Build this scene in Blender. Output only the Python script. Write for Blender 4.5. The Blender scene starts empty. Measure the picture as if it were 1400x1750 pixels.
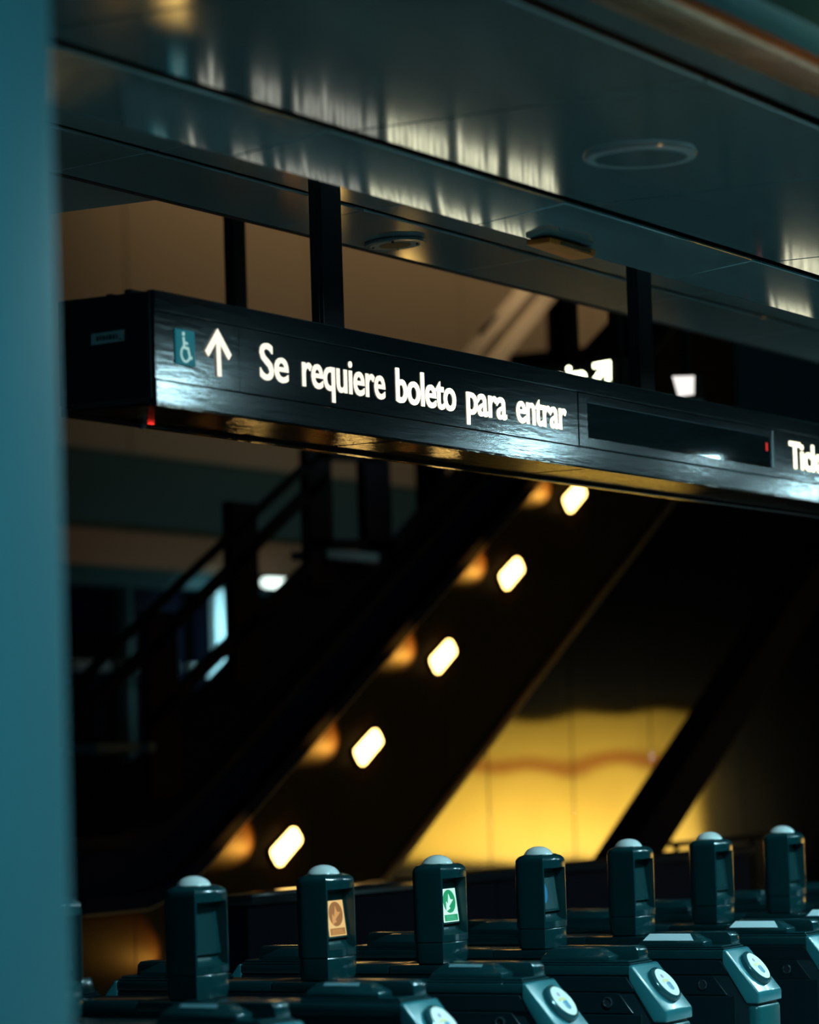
import bpy, bmesh, math, random
from mathutils import Vector, Matrix

random.seed(4)
SC = bpy.context.scene
COL = SC.collection
PI = math.pi

# ------------------------------------------------------------------ camera
# X runs along the row of gates (to the right and away), Y across it (away to the left), Z up
CAM_Z = 1.70
cam = bpy.data.cameras.new('camera')
cam.sensor_fit = 'VERTICAL'
cam.sensor_height = 36.0
cam.lens = 113.95
cam.clip_end = 200
cam.dof.use_dof = True
cam.dof.focus_distance = 11.7
cam.dof.aperture_fstop = 1.9
cam_o = bpy.data.objects.new('camera', cam)
COL.objects.link(cam_o)
YAW, PITCH, ROLL = math.radians(28.7814), math.radians(4.3804), math.radians(-1.7844)
F_ = Vector((math.cos(YAW) * math.cos(PITCH), math.sin(YAW) * math.cos(PITCH), math.sin(PITCH)))
R0 = Vector((math.sin(YAW), -math.cos(YAW), 0))
U0 = R0.cross(F_)
R_ = math.cos(ROLL) * R0 + math.sin(ROLL) * U0
U_ = -math.sin(ROLL) * R0 + math.cos(ROLL) * U0
M = Matrix.Identity(4)
for i in range(3):
    M[i][0], M[i][1], M[i][2] = R_[i], U_[i], -F_[i]
M[2][3] = CAM_Z
cam_o.matrix_world = M
SC.camera = cam_o

# ------------------------------------------------------------------ view, world, large lights
SC.view_settings.view_transform = 'Standard'
SC.view_settings.look = 'None'
SC.view_settings.gamma = 1.0
SC.view_settings.exposure = 0.0
SC.view_settings.use_curve_mapping = False
SC.cycles.use_denoising = True
SC.cycles.sample_clamp_indirect = 6.0
SC.cycles.max_bounces = 8
SC.cycles.caustics_refractive = False

W = bpy.data.worlds.new('night')
SC.world = W
W.use_nodes = True
W.node_tree.nodes['Background'].inputs[0].default_value = (0.10, 0.45, 0.60, 1)
W.node_tree.nodes['Background'].inputs[1].default_value = 0.010


def area(name, loc, target, size, power, color, size_y=None, spread=None):
    l = bpy.data.lights.new(name, 'AREA')
    l.energy = power
    l.color = color
    l.size = size
    if size_y:
        l.shape = 'RECTANGLE'
        l.size_y = size_y
    if spread:
        l.spread = math.radians(spread)
    o = bpy.data.objects.new(name, l)
    COL.objects.link(o)
    o.location = loc
    o.rotation_euler = (Vector(target) - Vector(loc)).to_track_quat('-Z', 'Y').to_euler()
    return o


TEAL = (0.20, 0.80, 0.95)
# cool ceiling light field over the gates (faces straight down)
area('gate_ceiling_light', (14.6, 3.0, 3.38), (14.6, 3.15, 0.0), 7.0, 30, (0.16, 0.82, 0.92), 0.35, spread=125)
area('floor_bounce_light', (10.5, -1.5, 3.6), (10.5, -1.5, 0.0), 9.0, 45, (0.08, 0.78, 0.92), 2.0, spread=140)  # unseen fill added for its teal bounce off the floor onto the ceiling
# unseen cool light added to brighten the near column
area('column_fill_light', (2.6, 0.2, 3.3), (4.3, 3.1, 1.7), 1.2, 13, (0.19, 0.72, 0.90), spread=75)
# warm wash on the concrete wall of the far hall
area('far_hall_wash', (40.0, 18.3, 10.2), (40.0, 20.1, 7.2), 22.0, 85, (1.0, 0.66, 0.34), 0.6, spread=120)
area('far_hall_wash_low', (33.0, 18.6, 2.0), (33.0, 20.1, 4.4), 8.0, 8, (0.45, 0.85, 0.95), 0.4, spread=120)
area('upper_stair_fill', (26.0, 11.9, 7.2), (25.6, 13.0, 5.6), 0.8, 16, (1.0, 0.70, 0.40), spread=110)  # unseen warm light added to brighten the pale stair strips
# unseen cool light added to brighten the stair landing nosings
area('stair_landing_fill', (21.5, 11.7, 4.5), (20.9, 12.05, 3.2), 0.3, 2.5, (0.6, 0.92, 1.0), spread=110)
# unseen floor-level light added to brighten the tiled end wall
area('end_wall_fill', (36.2, 4.3, 0.15), (38.0, 4.3, 0.75), 4.2, 70, (1.0, 0.80, 0.40), 0.2, spread=95)

# unseen warm light added to bring out the brown of the beam
area('beam_fill', (7.6, 2.0, 2.7), (7.4, 2.95, 3.45), 0.3, 1.6, (1.0, 0.55, 0.22), spread=100)

# ------------------------------------------------------------------ materials


def mat(name, col, rough=0.5, metal=0.0, spec=0.5, var=0.0, var_scale=4.0, bump=0.0, bump_scale=60.0,
        stretch=None, coat=0.0, rvar=0.0):
    m = bpy.data.materials.new(name)
    m.use_nodes = True
    nt = m.node_tree
    b = nt.nodes['Principled BSDF']
    b.inputs['Base Color'].default_value = (*col, 1)
    b.inputs['Roughness'].default_value = rough
    b.inputs['Metallic'].default_value = metal
    b.inputs['Specular IOR Level'].default_value = spec
    b.inputs['Coat Weight'].default_value = coat
    if var or bump or rvar:
        tc = nt.nodes.new('ShaderNodeTexCoord')
        mp = nt.nodes.new('ShaderNodeMapping')
        nt.links.new(tc.outputs['Object'], mp.inputs['Vector'])
        if stretch:
            mp.inputs['Scale'].default_value = stretch
        if var or rvar:
            n = nt.nodes.new('ShaderNodeTexNoise')
            n.inputs['Scale'].default_value = var_scale
            n.inputs['Detail'].default_value = 5
            nt.links.new(mp.outputs[0], n.inputs['Vector'])
            if var:
                mx = nt.nodes.new('ShaderNodeMix')
                mx.data_type = 'RGBA'
                mx.inputs['A'].default_value = (*[c * (1 - var) for c in col], 1)
                mx.inputs['B'].default_value = (*[min(1, c * (1 + var)) for c in col], 1)
                nt.links.new(n.outputs['Fac'], mx.inputs['Factor'])
                nt.links.new(mx.outputs['Result'], b.inputs['Base Color'])
            if rvar:
                mr = nt.nodes.new('ShaderNodeMapRange')
                mr.inputs['To Min'].default_value = max(0.02, rough - rvar)
                mr.inputs['To Max'].default_value = rough + rvar
                nt.links.new(n.outputs['Fac'], mr.inputs['Value'])
                nt.links.new(mr.outputs['Result'], b.inputs['Roughness'])
        if bump:
            n2 = nt.nodes.new('ShaderNodeTexNoise')
            n2.inputs['Scale'].default_value = bump_scale
            n2.inputs['Detail'].default_value = 3
            nt.links.new(mp.outputs[0], n2.inputs['Vector'])
            bp = nt.nodes.new('ShaderNodeBump')
            bp.inputs['Strength'].default_value = bump
            bp.inputs['Distance'].default_value = 0.01
            nt.links.new(n2.outputs['Fac'], bp.inputs['Height'])
            nt.links.new(bp.outputs[0], b.inputs['Normal'])
    return m


def glow(name, col, strength):
    m = bpy.data.materials.new(name)
    m.use_nodes = True
    nt = m.node_tree
    b = nt.nodes['Principled BSDF']
    b.inputs['Base Color'].default_value = (0.02, 0.02, 0.02, 1)
    b.inputs['Emission Color'].default_value = (*col, 1)
    b.inputs['Emission Strength'].default_value = strength
    return m


M_FLOOR = mat('grey terrazzo', (0.30, 0.33, 0.33), 0.45, var=0.3, var_scale=40)
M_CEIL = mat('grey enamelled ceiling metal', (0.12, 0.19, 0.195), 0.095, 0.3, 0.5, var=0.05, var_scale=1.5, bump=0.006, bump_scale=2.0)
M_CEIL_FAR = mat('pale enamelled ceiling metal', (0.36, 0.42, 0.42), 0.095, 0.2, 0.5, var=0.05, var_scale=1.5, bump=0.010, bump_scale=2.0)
M_GAP = mat('black void', (0.003, 0.004, 0.005), 0.8)
M_BEAM = mat('scuffed bronze', (0.34, 0.18, 0.08), 0.25, 0.5, var=0.5, var_scale=5, bump=0.35, bump_scale=7, stretch=(1, 3, 3))
M_STRIP = mat('dark teal strip', (0.02, 0.12, 0.13), 0.4)
M_COLUMN = mat('teal painted column', (0.12, 0.30, 0.33), 0.45, var=0.06, var_scale=3)
M_SIGN = mat('black anodised aluminium', (0.002, 0.005, 0.008), 0.135, 0.0, 0.5, var=0.2, var_scale=5, bump=0.05, bump_scale=45,
             stretch=(0.15, 1, 1), rvar=0.06)
M_SIGN_UNDER = mat('black brushed metal', (0.026, 0.016, 0.008), 0.07, 0.7, 0.4, bump=0.14, bump_scale=90, stretch=(0.1, 1, 1))
M_SIGN_DARK = mat('matte black metal', (0.004, 0.005, 0.007), 0.45, 0.0, 0.4)
M_POST = mat('black painted steel', (0.006, 0.010, 0.014), 0.28, 0.0, 0.6)
M_LETTER = glow('lit white lettering', (1.0, 0.95, 0.64), 3.2)
M_LETTER_DIM = glow('dim lit lettering', (1.0, 0.95, 0.78), 1.15)  # weaker emission for the first two words and the arrow
M_LETTER_FAR = glow('bright lit lettering', (0.95, 1.0, 0.62), 7.0)
M_GLASS_BLACK = mat('black display glass', (0.004, 0.010, 0.012), 0.035, 0.0, 0.7)
M_ICON = glow('backlit teal sign film', (0.01, 0.20, 0.25), 0.55)
M_ICON_W = glow('backlit pale sign film', (0.42, 0.72, 0.68), 0.85)
M_LABEL = mat('pale label', (0.20, 0.33, 0.34), 0.5)
M_LABEL_INK = mat('label ink', (0.02, 0.04, 0.05), 0.6)
M_RED = glow('red led', (1.0, 0.03, 0.02), 1.2)

M_GATE = mat('dark green enamelled steel', (0.003, 0.032, 0.037), 0.2, 0.0, 0.55, var=0.12, var_scale=7, coat=0.25)
M_GATE_SIDE = mat('black green steel panel', (0.002, 0.013, 0.017), 0.33, 0.0, 0.45, var=0.15, var_scale=5)
M_GATE_NOSE = mat('teal moulded nose', (0.022, 0.165, 0.19), 0.25, 0.0, 0.6, var=0.08, var_scale=9, coat=0.2)
M_GATE_FRONT = mat('teal column cover', (0.005, 0.085, 0.092), 0.3, 0.0, 0.5)
M_HEAD = mat('dark teal moulded plastic', (0.003, 0.036, 0.040), 0.17, 0.0, 0.55, var=0.08, var_scale=12, coat=0.1)
M_HEAD_IN = mat('teal plastic recess', (0.004, 0.046, 0.050), 0.38, 0.0, 0.4)
M_SCREEN_OFF = mat('dark screen glass', (0.012, 0.052, 0.055), 0.12, 0.0, 0.5)
M_DOME = mat('opal dome', (0.90, 0.92, 0.90), 0.18, 0.0, 0.5, coat=0.3)
M_DISC = mat('reader disc white', (0.80, 0.77, 0.68), 0.35)
M_DISC_EDGE = mat('reader rim', (0.015, 0.085, 0.10), 0.18, 0.2, 0.6)
M_PURPLE = mat('purple print', (0.45, 0.25, 0.42), 0.4)
M_YELLOW = mat('yellow print', (0.85, 0.62, 0.25), 0.4)
M_BLUE = mat('blue print', (0.02, 0.22, 0.38), 0.4)
M_STICKER = mat('white sticker', (0.62, 0.72, 0.75), 0.25)
M_STICKER_D = mat('blue grey sticker', (0.14, 0.28, 0.32), 0.3)
M_CHROME = mat('dull chrome', (0.25, 0.33, 0.34), 0.2, 0.9)
M_LOCK = mat('lock barrel', (0.04, 0.06, 0.07), 0.25, 0.6)

M_TRUSS = mat('dark brown satin cladding', (0.026, 0.011, 0.003), 0.5, 0.0, 0.03)
M_TRUSS_TRIM = mat('bronze trim', (0.30, 0.17, 0.075), 0.35, 0.6)
M_BLACK = mat('black enamel', (0.002, 0.0035, 0.008), 0.6, 0.0, 0.03)
M_RAIL = mat('black railing paint', (0.002, 0.003, 0.005), 0.5, 0.0, 0.04)
M_LAMP = glow('amber lamp lens', (1.0, 0.60, 0.16), 9.0)
M_COOLLAMP = glow('cool lamp lens', (0.80, 1.0, 0.92), 3.0)
M_DOWN = glow('downlight lens', (0.52, 0.90, 1.0), 240.0)
M_WALLPANEL = mat('polished dark metal wall', (0.46, 0.47, 0.46), 0.055, 1.0, bump=0.0)
M_CONCRETE = mat('beige concrete', (0.42, 0.36, 0.27), 0.8, var=0.12, var_scale=0.25, stretch=(1, 1, 0.4))
M_TEALWALL = mat('dark teal wall', (0.05, 0.13, 0.14), 0.6, var=0.1, var_scale=1)
M_BEIGESTRIPE = mat('beige fascia', (0.42, 0.26, 0.16), 0.7, var=0.1, var_scale=0.6)
M_WHITEFRAME = mat('pale metal frame', (0.55, 0.75, 0.78), 0.4)
M_TREAD = mat('grey landing nosing', (0.20, 0.27, 0.28), 0.5)
M_YTILE = mat('yellow wall tile', (0.92, 0.64, 0.13), 0.4, var=0.12, var_scale=0.8)
M_RTILE = mat('rust red tile', (0.55, 0.20, 0.04), 0.4)
M_BARRIER = mat('dark stone cap', (0.012, 0.014, 0.016), 0.12, 0.0, 0.6)
M_BARRIER_D = mat('dull stone cap', (0.004, 0.006, 0.008), 0.6, 0.0, 0.05)

# slow waviness of the polished wall sheets (relief only)
nt = M_WALLPANEL.node_tree
tc = nt.nodes.new('ShaderNodeTexCoord')
mp = nt.nodes.new('ShaderNodeMapping')
mp.inputs['Scale'].default_value = (0.55, 1, 0.9)
n = nt.nodes.new('ShaderNodeTexNoise')
n.inputs['Scale'].default_value = 0.9
n.inputs['Detail'].default_value = 1.0
bp = nt.nodes.new('ShaderNodeBump')
bp.inputs['Strength'].default_value = 0.5
bp.inputs['Distance'].default_value = 0.022
nt.links.new(tc.outputs['Object'], mp.inputs[0])
nt.links.new(mp.outputs[0], n.inputs['Vector'])
nt.links.new(n.outputs['Fac'], bp.inputs['Height'])
nt.links.new(bp.outputs[0], nt.nodes['Principled BSDF'].inputs['Normal'])

# ------------------------------------------------------------------ mesh helpers


class MB:
    def __init__(self):
        self.bm = bmesh.new()

    def _bevel(self, faces, w, seg=2):
        if w:
            es = list({e for f in faces for e in f.edges})
            bmesh.ops.bevel(self.bm, geom=es, offset=w, segments=seg, affect='EDGES', profile=0.5, clamp_overlap=True)

    def box(self, x0, x1, y0, y1, z0, z1, bev=0.0, seg=2):
        vs = [self.bm.verts.new(p) for p in
              ((x0, y0, z0), (x1, y0, z0), (x1, y1, z0), (x0, y1, z0), (x0, y0, z1), (x1, y0, z1), (x1, y1, z1), (x0, y1, z1))]
        fs = [self.bm.faces.new([vs[i] for i in q]) for q in
              ((0, 3, 2, 1), (4, 5, 6, 7), (0, 1, 5, 4), (1, 2, 6, 5), (2, 3, 7, 6), (3, 0, 4, 7))]
        self._bevel(fs, bev, seg)
        return self

    def prism(self, prof, a0, a1, axis='X', bev=0.0, seg=2):
        """prof: list of 2D points; axis X -> (y,z), Y -> (x,z), Z -> (x,y)"""
        def p3(p, a):
            return {'X': (a, p[0], p[1]), 'Y': (p[0], a, p[1]), 'Z': (p[0], p[1], a)}[axis]
        A = [self.bm.verts.new(p3(p, a0)) for p in prof]
        B = [self.bm.verts.new(p3(p, a1)) for p in prof]
        fs = [self.bm.faces.new(A), self.bm.faces.new(list(reversed(B)))]
        k = len(prof)
        for i in range(k):
            fs.append(self.bm.faces.new([A[i], B[i], B[(i + 1) % k], A[(i + 1) % k]]))
        bmesh.ops.recalc_face_normals(self.bm, faces=fs)
        self._bevel(fs, bev, seg)
        return self

    def lathe(self, prof, c=(0, 0, 0), seg=32, rot=None):
        """prof: (r, z) list around Z at c"""
        R = rot or Matrix.Identity(3)
        rings = []
        for r, z in prof:
            if r < 1e-6:
                rings.append([self.bm.verts.new(Vector(c) + R @ Vector((0, 0, z)))])
            else:
                rings.append([self.bm.verts.new(Vector(c) + R @ Vector((r * math.cos(2 * PI * i / seg), r * math.sin(2 * PI * i / seg), z)))
                              for i in range(seg)])
        fs = []
        for a, b in zip(rings, rings[1:]):
            for i in range(seg):
                j = (i + 1) % seg
                if len(a) == 1 and len(b) == 1:
                    continue
                if len(a) == 1:
                    fs.append(self.bm.faces.new([a[0], b[j], b[i]]))
                elif len(b) == 1:
                    fs.append(self.bm.faces.new([a[i], a[j], b[0]]))
                else:
                    fs.append(self.bm.faces.new([a[i], a[j], b[j], b[i]]))
        if len(rings[0]) > 1:
            fs.append(self.bm.faces.new(rings[0]))
        if len(rings[-1]) > 1:
            fs.append(self.bm.faces.new(rings[-1]))
        bmesh.ops.recalc_face_normals(self.bm, faces=fs)
        return self

    def tube(self, p, q, r, seg=12):
        d = Vector(q) - Vector(p)
        R = d.to_track_quat('Z', 'Y').to_matrix()
        return self.lathe([(r, 0), (r, d.length)], p, seg, R)

    def poly(self, pts, d):
        """flat polygon pts (3D) thickened by vector d"""
        d = Vector(d)
        A = [self.bm.verts.new(p) for p in pts]
        B = [self.bm.verts.new(Vector(p) + d) for p in pts]
        fs = [self.bm.faces.new(A), self.bm.faces.new(list(reversed(B)))]
        k = len(pts)
        for i in range(k):
            fs.append(self.bm.faces.new([A[i], B[i], B[(i + 1) % k], A[(i + 1) % k]]))
        bmesh.ops.recalc_face_normals(self.bm, faces=fs)
        return self

    def mesh(self, name, material, smooth=35):
        me = bpy.data.meshes.new(name)
        bmesh.ops.recalc_face_normals(self.bm, faces=self.bm.faces[:])
        self.bm.to_mesh(me)
        self.bm.free()
        me.materials.append(material)
        if smooth:
            me.shade_smooth()
            me.set_sharp_from_angle(angle=math.radians(smooth))
        return me

    def build(self, name, material, parent=None, loc=None, smooth=35):
        return link(name, self.mesh(name, material, smooth), parent, loc)


def link(name, me, parent=None, loc=None):
    o = bpy.data.objects.new(name, me)
    COL.objects.link(o)
    if parent:
        o.parent = parent
    if loc:
        o.location = loc
    return o


def tag(o, label=None, cat=None, group=None, kind=None):
    if label:
        o['label'] = label
    if cat:
        o['category'] = cat
    if group:
        o['group'] = group
    if kind:
        o['kind'] = kind
    return o


def thing(name, label, cat, loc=(0, 0, 0), group=None):
    o = bpy.data.objects.new(name, None)
    o.empty_display_size = 0.1
    COL.objects.link(o)
    o.location = loc
    return tag(o, label, cat, group)


def structure(name, loc=(0, 0, 0)):
    o = bpy.data.objects.new(name, None)
    COL.objects.link(o)
    o.location = loc
    o['kind'] = 'structure'
    return o


def copy_tree(o, parent=None):
    c = o.copy()
    COL.objects.link(c)
    c.parent = parent
    for ch in [x for x in o.children]:
        copy_tree(ch, c)
    return c


def text_mesh(body, width, height, bold=0.0, spacing=1.0):
    """mesh of a text fitted so that a capital is `height` tall and the word `width` wide; x from 0, baseline z=0"""
    cu = bpy.data.curves.new('text', 'FONT')
    cu.body = 'H'
    cu.size = 1.0
    cu.resolution_u = 4
    cu.offset = bold
    o = bpy.data.objects.new('text_tmp', cu)
    COL.objects.link(o)
    dg = bpy.context.evaluated_depsgraph_get()
    m0 = bpy.data.meshes.new_from_object(o.evaluated_get(dg))
    cap = max(v.co.y for v in m0.vertices) - min(v.co.y for v in m0.vertices)
    base = min(v.co.y for v in m0.vertices)
    cu.body = body
    cu.space_character = spacing
    dg = bpy.context.evaluated_depsgraph_get()
    dg.update()
    m = bpy.data.meshes.new_from_object(o.evaluated_get(dg))
    xs = [v.co.x for v in m.vertices]
    x0, x1 = min(xs), max(xs)
    for v in m.vertices:
        v.co = Vector(((v.co.x - x0) / (x1 - x0) * width, 0, (v.co.y - base) / cap * height))
    bpy.data.objects.remove(o)
    bpy.data.meshes.remove(m0)
    m.materials.clear()
    return m


def stroke(mb, pts, w, y0, d, closed=False):
    """polyline in the XZ plane as a flat ribbon with mitred joints, thickness d along Y"""
    n_ = len(pts)
    P = [Vector((p[0], p[1])) for p in pts]
    L, Rr = [], []
    for i in range(n_):
        a = P[i - 1] if (i > 0 or closed) else P[i]
        b = P[(i + 1) % n_] if (i < n_ - 1 or closed) else P[i]
        t1 = (P[i] - a).normalized() if (P[i] - a).length > 1e-9 else (b - P[i]).normalized()
        t2 = (b - P[i]).normalized() if (b - P[i]).length > 1e-9 else t1
        t = (t1 + t2).normalized()
        nrm = Vector((-t.y, t.x))
        k = 1 / max(0.4, nrm.dot(Vector((-t1.y, t1.x))))
        L.append(P[i] + nrm * w / 2 * k)
        Rr.append(P[i] - nrm * w / 2 * k)
    rng = range(n_ if closed else n_ - 1)
    for i in rng:
        j = (i + 1) % n_
        mb.poly([(L[i].x, y0, L[i].y), (L[j].x, y0, L[j].y), (Rr[j].x, y0, Rr[j].y), (Rr[i].x, y0, Rr[i].y)], (0, d, 0))
    return mb


# ------------------------------------------------------------------ the setting
MB().box(-4, 48, -9, 26, -0.2, 0).build('floor', M_FLOOR)['kind'] = 'structure'

ceil = structure('ceiling')
HZ = 3.43       # underside of the near ceiling


def ceil_panel(x0, x1, y0, z0, y1, z1, m, g=0.006):
    MB().prism([(y0 + g, z0), (y1 - g, z1), (y1 - g, z1 + 0.012), (y0 + g, z0 + 0.012)], x0 + g, x1 - g, 'X', 0.003, 1).build('ceiling_panel', m, ceil)


J1 = [3.0, 4.6, 6.16, 7.66, 9.17, 10.67, 12.17, 13.7, 15.2, 16.7, 18.2]
for a, b in zip(J1, J1[1:]):
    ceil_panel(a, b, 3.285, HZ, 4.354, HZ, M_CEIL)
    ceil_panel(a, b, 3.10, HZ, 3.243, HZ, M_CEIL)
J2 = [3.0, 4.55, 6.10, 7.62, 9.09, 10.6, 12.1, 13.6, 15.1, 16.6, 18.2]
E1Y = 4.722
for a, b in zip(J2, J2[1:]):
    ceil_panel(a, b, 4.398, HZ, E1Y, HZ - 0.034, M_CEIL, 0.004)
# closing board above the near ceiling and its far upstand
MB().box(3, 18.2, 3.1, E1Y - 0.02, HZ + 0.05, HZ + 0.08).build('ceiling_deck', M_GAP, ceil)
MB().box(3, 18.2, E1Y - 0.03, E1Y - 0.008, HZ - 0.03, 4.6).build('ceiling_upstand', M_GAP, ceil)
# far ceiling: narrow strip, joint, last row of panels
J3 = [4.7, 6.2, 7.7, 9.23, 10.73, 12.23, 13.73, 15.23, 16.73, 18.2]
for a, b in zip(J3, J3[1:]):
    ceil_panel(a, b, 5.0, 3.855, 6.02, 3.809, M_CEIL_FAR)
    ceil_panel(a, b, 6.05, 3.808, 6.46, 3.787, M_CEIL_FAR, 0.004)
MB().box(3, 18.2, 4.75, 6.44, 3.88, 3.92).build('ceiling_deck', M_GAP, ceil)
MB().box(3, 18.2, 6.445, 6.475, 3.785, 4.7).build('ceiling_upstand', M_GAP, ceil)
# ceiling of the hall on the near side of the beam
MB().box(3, 30, -6.0, 2.60, 3.66, 3.72).build('ceiling_panel', M_CEIL, ceil)

t1 = MB().box(3, 24, 2.93, 3.085, 3.395, 3.66, 0.02, 3).build('trim_1', M_BEAM)
t1['kind'] = 'structure'
t2 = MB().box(3, 24, 2.76, 2.885, 3.395, 3.64, 0.01).build('trim_2', M_STRIP)
t2['kind'] = 'structure'
# cross beam on the left behind the far ceiling
t3 = MB().box(6.0, 10.0, 6.49, 19.5, 3.80, 4.7, 0.01).build('trim_3', M_TEALWALL)
t3['kind'] = 'structure'

MB().box(3, 24, 6.49, 9.0, 4.76, 4.85).build('ceiling_deck', M_GAP, ceil)
# far hall wall: concrete above, teal and beige fascias, dark below
wb = structure('wall_back', (0, 20, 0))
for a in range(18, 54, 4):
    MB().box(a + 0.01, a + 3.99, 0, 0.3, 5.20, 10.5, 0.01, 1).build('concrete_panel', M_CONCRETE, wb)
MB().box(18, 54, 0, 0.3, 4.33, 5.18).build('upper_fascia', M_TEALWALL, wb)
MB().box(18, 54, -0.05, 0.3, 3.93, 4.32).build('beige_fascia', M_BEIGESTRIPE, wb)
MB().box(18, 54, 0, 0.3, 3.74, 3.92).build('lower_fascia', M_TEALWALL, wb)
MB().box(18, 54, 0.3, 0.5, 0, 3.73).build('dark_infill', M_BLACK, wb)
MB().box(30.02, 30.12, 0.1, 0.25, 0, 3.73).build('mullion', M_TEALWALL, wb)
MB().box(18, 54, -1.5, -1.2, 10.5, 10.9).build('roof_edge', M_BLACK, wb)

# polished metal wall behind the escalator
wr = structure('wall_right', (0, 11.6, 0))
def wtop(x):      # the wall ends under the rising escalator
    return 1.7 + 1.16 * (0.974 + 0.573 * (x / 1.16 - 17.75) + 0.9 - 1.7)


JW = [17.0, 18.7, 20.46, 22.24, 23.73, 25.26, 27.22, 28.55, 30.3, 32.0, 34.0]
for a, b in zip(JW, JW[1:]):
    MB().prism([(a + 0.006, 0.02), (b - 0.006, 0.02), (b - 0.006, wtop(b)), (a + 0.006, wtop(a))], 0, 0.05, 'Y', 0.003, 1).build('wall_panel', M_WALLPANEL, wr)
MB().prism([(17, 0), (34, 0), (34, wtop(34)), (17, wtop(17))], 0.06, 0.2, 'Y').build('wall_backing', M_GAP, wr)

# unseen end wall of yellow and rust red tile, added to be mirrored
we = structure('wall_east', (38, 0, 0))
MB().box(0.1, 0.4, -6, 14, 0, 5.0).build('wall_core', M_GAP, we)
yy = 2.2
while yy < 6.2:
    MB().box(0, 0.1, yy + 0.004, yy + 0.596, 0.35, 1.50, 0.004, 1).build('wall_tile', M_YTILE, we)
    MB().box(0, 0.1, yy + 0.004, yy + 0.596, 1.51, 1.66, 0.004, 1).build('wall_tile', M_RTILE, we)
    MB().box(0, 0.1, yy + 0.004, yy + 0.596, 1.67, 2.20, 0.004, 1).build('wall_tile', M_YTILE, we)
    yy += 0.6

# ------------------------------------------------------------------ near column
col_o = thing('column', 'blurred teal painted column filling the left edge of the frame', 'column', (4.21, 3.35, 0))
MB().box(-0.25, 0.247, -0.25, 0.25, 0, 3.43, 0.025, 3).build('shaft', M_COLUMN, col_o)
MB().box(-0.27, 0.267, -0.27, 0.27, 0, 0.12, 0.01, 2).build('base_plate', M_COLUMN, col_o)

# ------------------------------------------------------------------ main sign
sg = thing('overhead_sign', 'long black overhead sign box with lit white lettering hung above the gates', 'sign', (0, 0, 2.806))
SX0, SX1, SYF, SYB, SH = 8.25, 16.0, 5.40, 5.755, 0.355
MB().box(SX0 + 0.01, SX1, SYF + 0.012, SYB, 0.012, SH - 0.01, 0.004, 1).build('housing', M_SIGN_DARK, sg)
MB().box(SX0, SX1, SYF, SYF + 0.03, 0.291, SH, 0.003, 1).build('top_rail', M_SIGN, sg)
MB().box(SX0, SX1, SYF, SYF + 0.03, 0.002, 0.0775, 0.003, 1).build('bottom_rail', M_SIGN, sg)
for a, b in ((SX0, 8.737), (8.739, 11.203), (13.255, SX1)):
    MB().box(a, b, SYF + 0.002, SYF + 0.03, 0.0795, 0.289, 0.0015, 1).build('face_panel', M_SIGN, sg)
# end plate with a printed label
MB().box(SX0 - 0.004, SX0 + 0.012, SYF + 0.014, SYB, 0.02, SH - 0.004, 0.003, 1).build('end_plate', M_SIGN_DARK, sg)
lb = MB().poly([(SX0 - 0.006, SYF + 0.111, 0.206), (SX0 - 0.006, SYF + 0.232, 0.202), (SX0 - 0.006, SYF + 0.230, 0.236),
                (SX0 - 0.006, SYF + 0.109, 0.240)], (0.002, 0, 0)).build('end_label', M_LABEL, sg)
inkm = MB()
for k, (a, b) in enumerate(((0.0, 0.010), (0.013, 0.020), (0.023, 0.033), (0.036, 0.043), (0.046, 0.058), (0.061, 0.070), (0.074, 0.080))):
    inkm.box(SX0 - 0.0075, SX0 - 0.006, SYF + 0.212 - b, SYF + 0.212 - a, 0.213, 0.228)
inkm.box(SX0 - 0.0075, SX0 - 0.006, SYF + 0.118, SYF + 0.128, 0.210, 0.214)
inkm.build('label_print', M_LABEL_INK, lb, smooth=0)
for k, (y, z) in enumerate(((5.48, 0.26), (5.66, 0.27), (5.52, 0.17), (5.61, 0.17))):
    MB().lathe([(0.006, -0.004), (0.006, 0)], (SX0 - 0.004, y, z), 10, Matrix.Rotation(PI / 2, 3, 'Y')).build('rivet', M_SIGN_DARK, sg)
# icon plate with the wheelchair symbol
ip = MB().box(8.363, 8.470, SYF - 0.004, SYF + 0.002, 0.136, 0.246, 0.002, 1).build('icon_plate', M_ICON, sg)
wc = MB()
cx, cz, s = 8.4165, 0.186, 0.1
hc = [(cx - 0.013 + 0.0065 * math.cos(t), cz + 0.046 + 0.0065 * math.sin(t)) for t in [2 * PI * i / 14 for i in range(14)]]
wc.poly([(x, SYF - 0.006, z) for x, z in hc], (0, 0.002, 0))
yk = SYF - 0.006
stroke(wc, [(cx - 0.013, cz + 0.036), (cx - 0.010, cz + 0.004), (cx + 0.012, cz + 0.002), (cx + 0.022, cz - 0.028), (cx + 0.033, cz - 0.025)], 0.0085, yk, 0.002)
stroke(wc, [(cx - 0.010, cz + 0.020), (cx + 0.010, cz + 0.017)], 0.007, yk, 0.002)
stroke(wc, [(cx - 0.004 + 0.024 * math.cos(t), cz - 0.016 + 0.024 * math.sin(t)) for t in [2.0 + 0.29 * i for i in range(15)]], 0.007, yk, 0.002)
wc.build('wheelchair_symbol', M_ICON_W, ip, smooth=0)
# arrow
ar = MB()
ya = SYF - 0.004
ax = 8.606
stroke(ar, [(ax + 0.005, 0.118), (ax + 0.002, 0.245)], 0.021, ya, 0.003)
stroke(ar, [(ax - 0.066, 0.184), (ax, 0.252), (ax + 0.070, 0.184)], 0.024, ya, 0.003)
ar.build('up_arrow', M_LETTER_DIM, sg, smooth=0)
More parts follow.
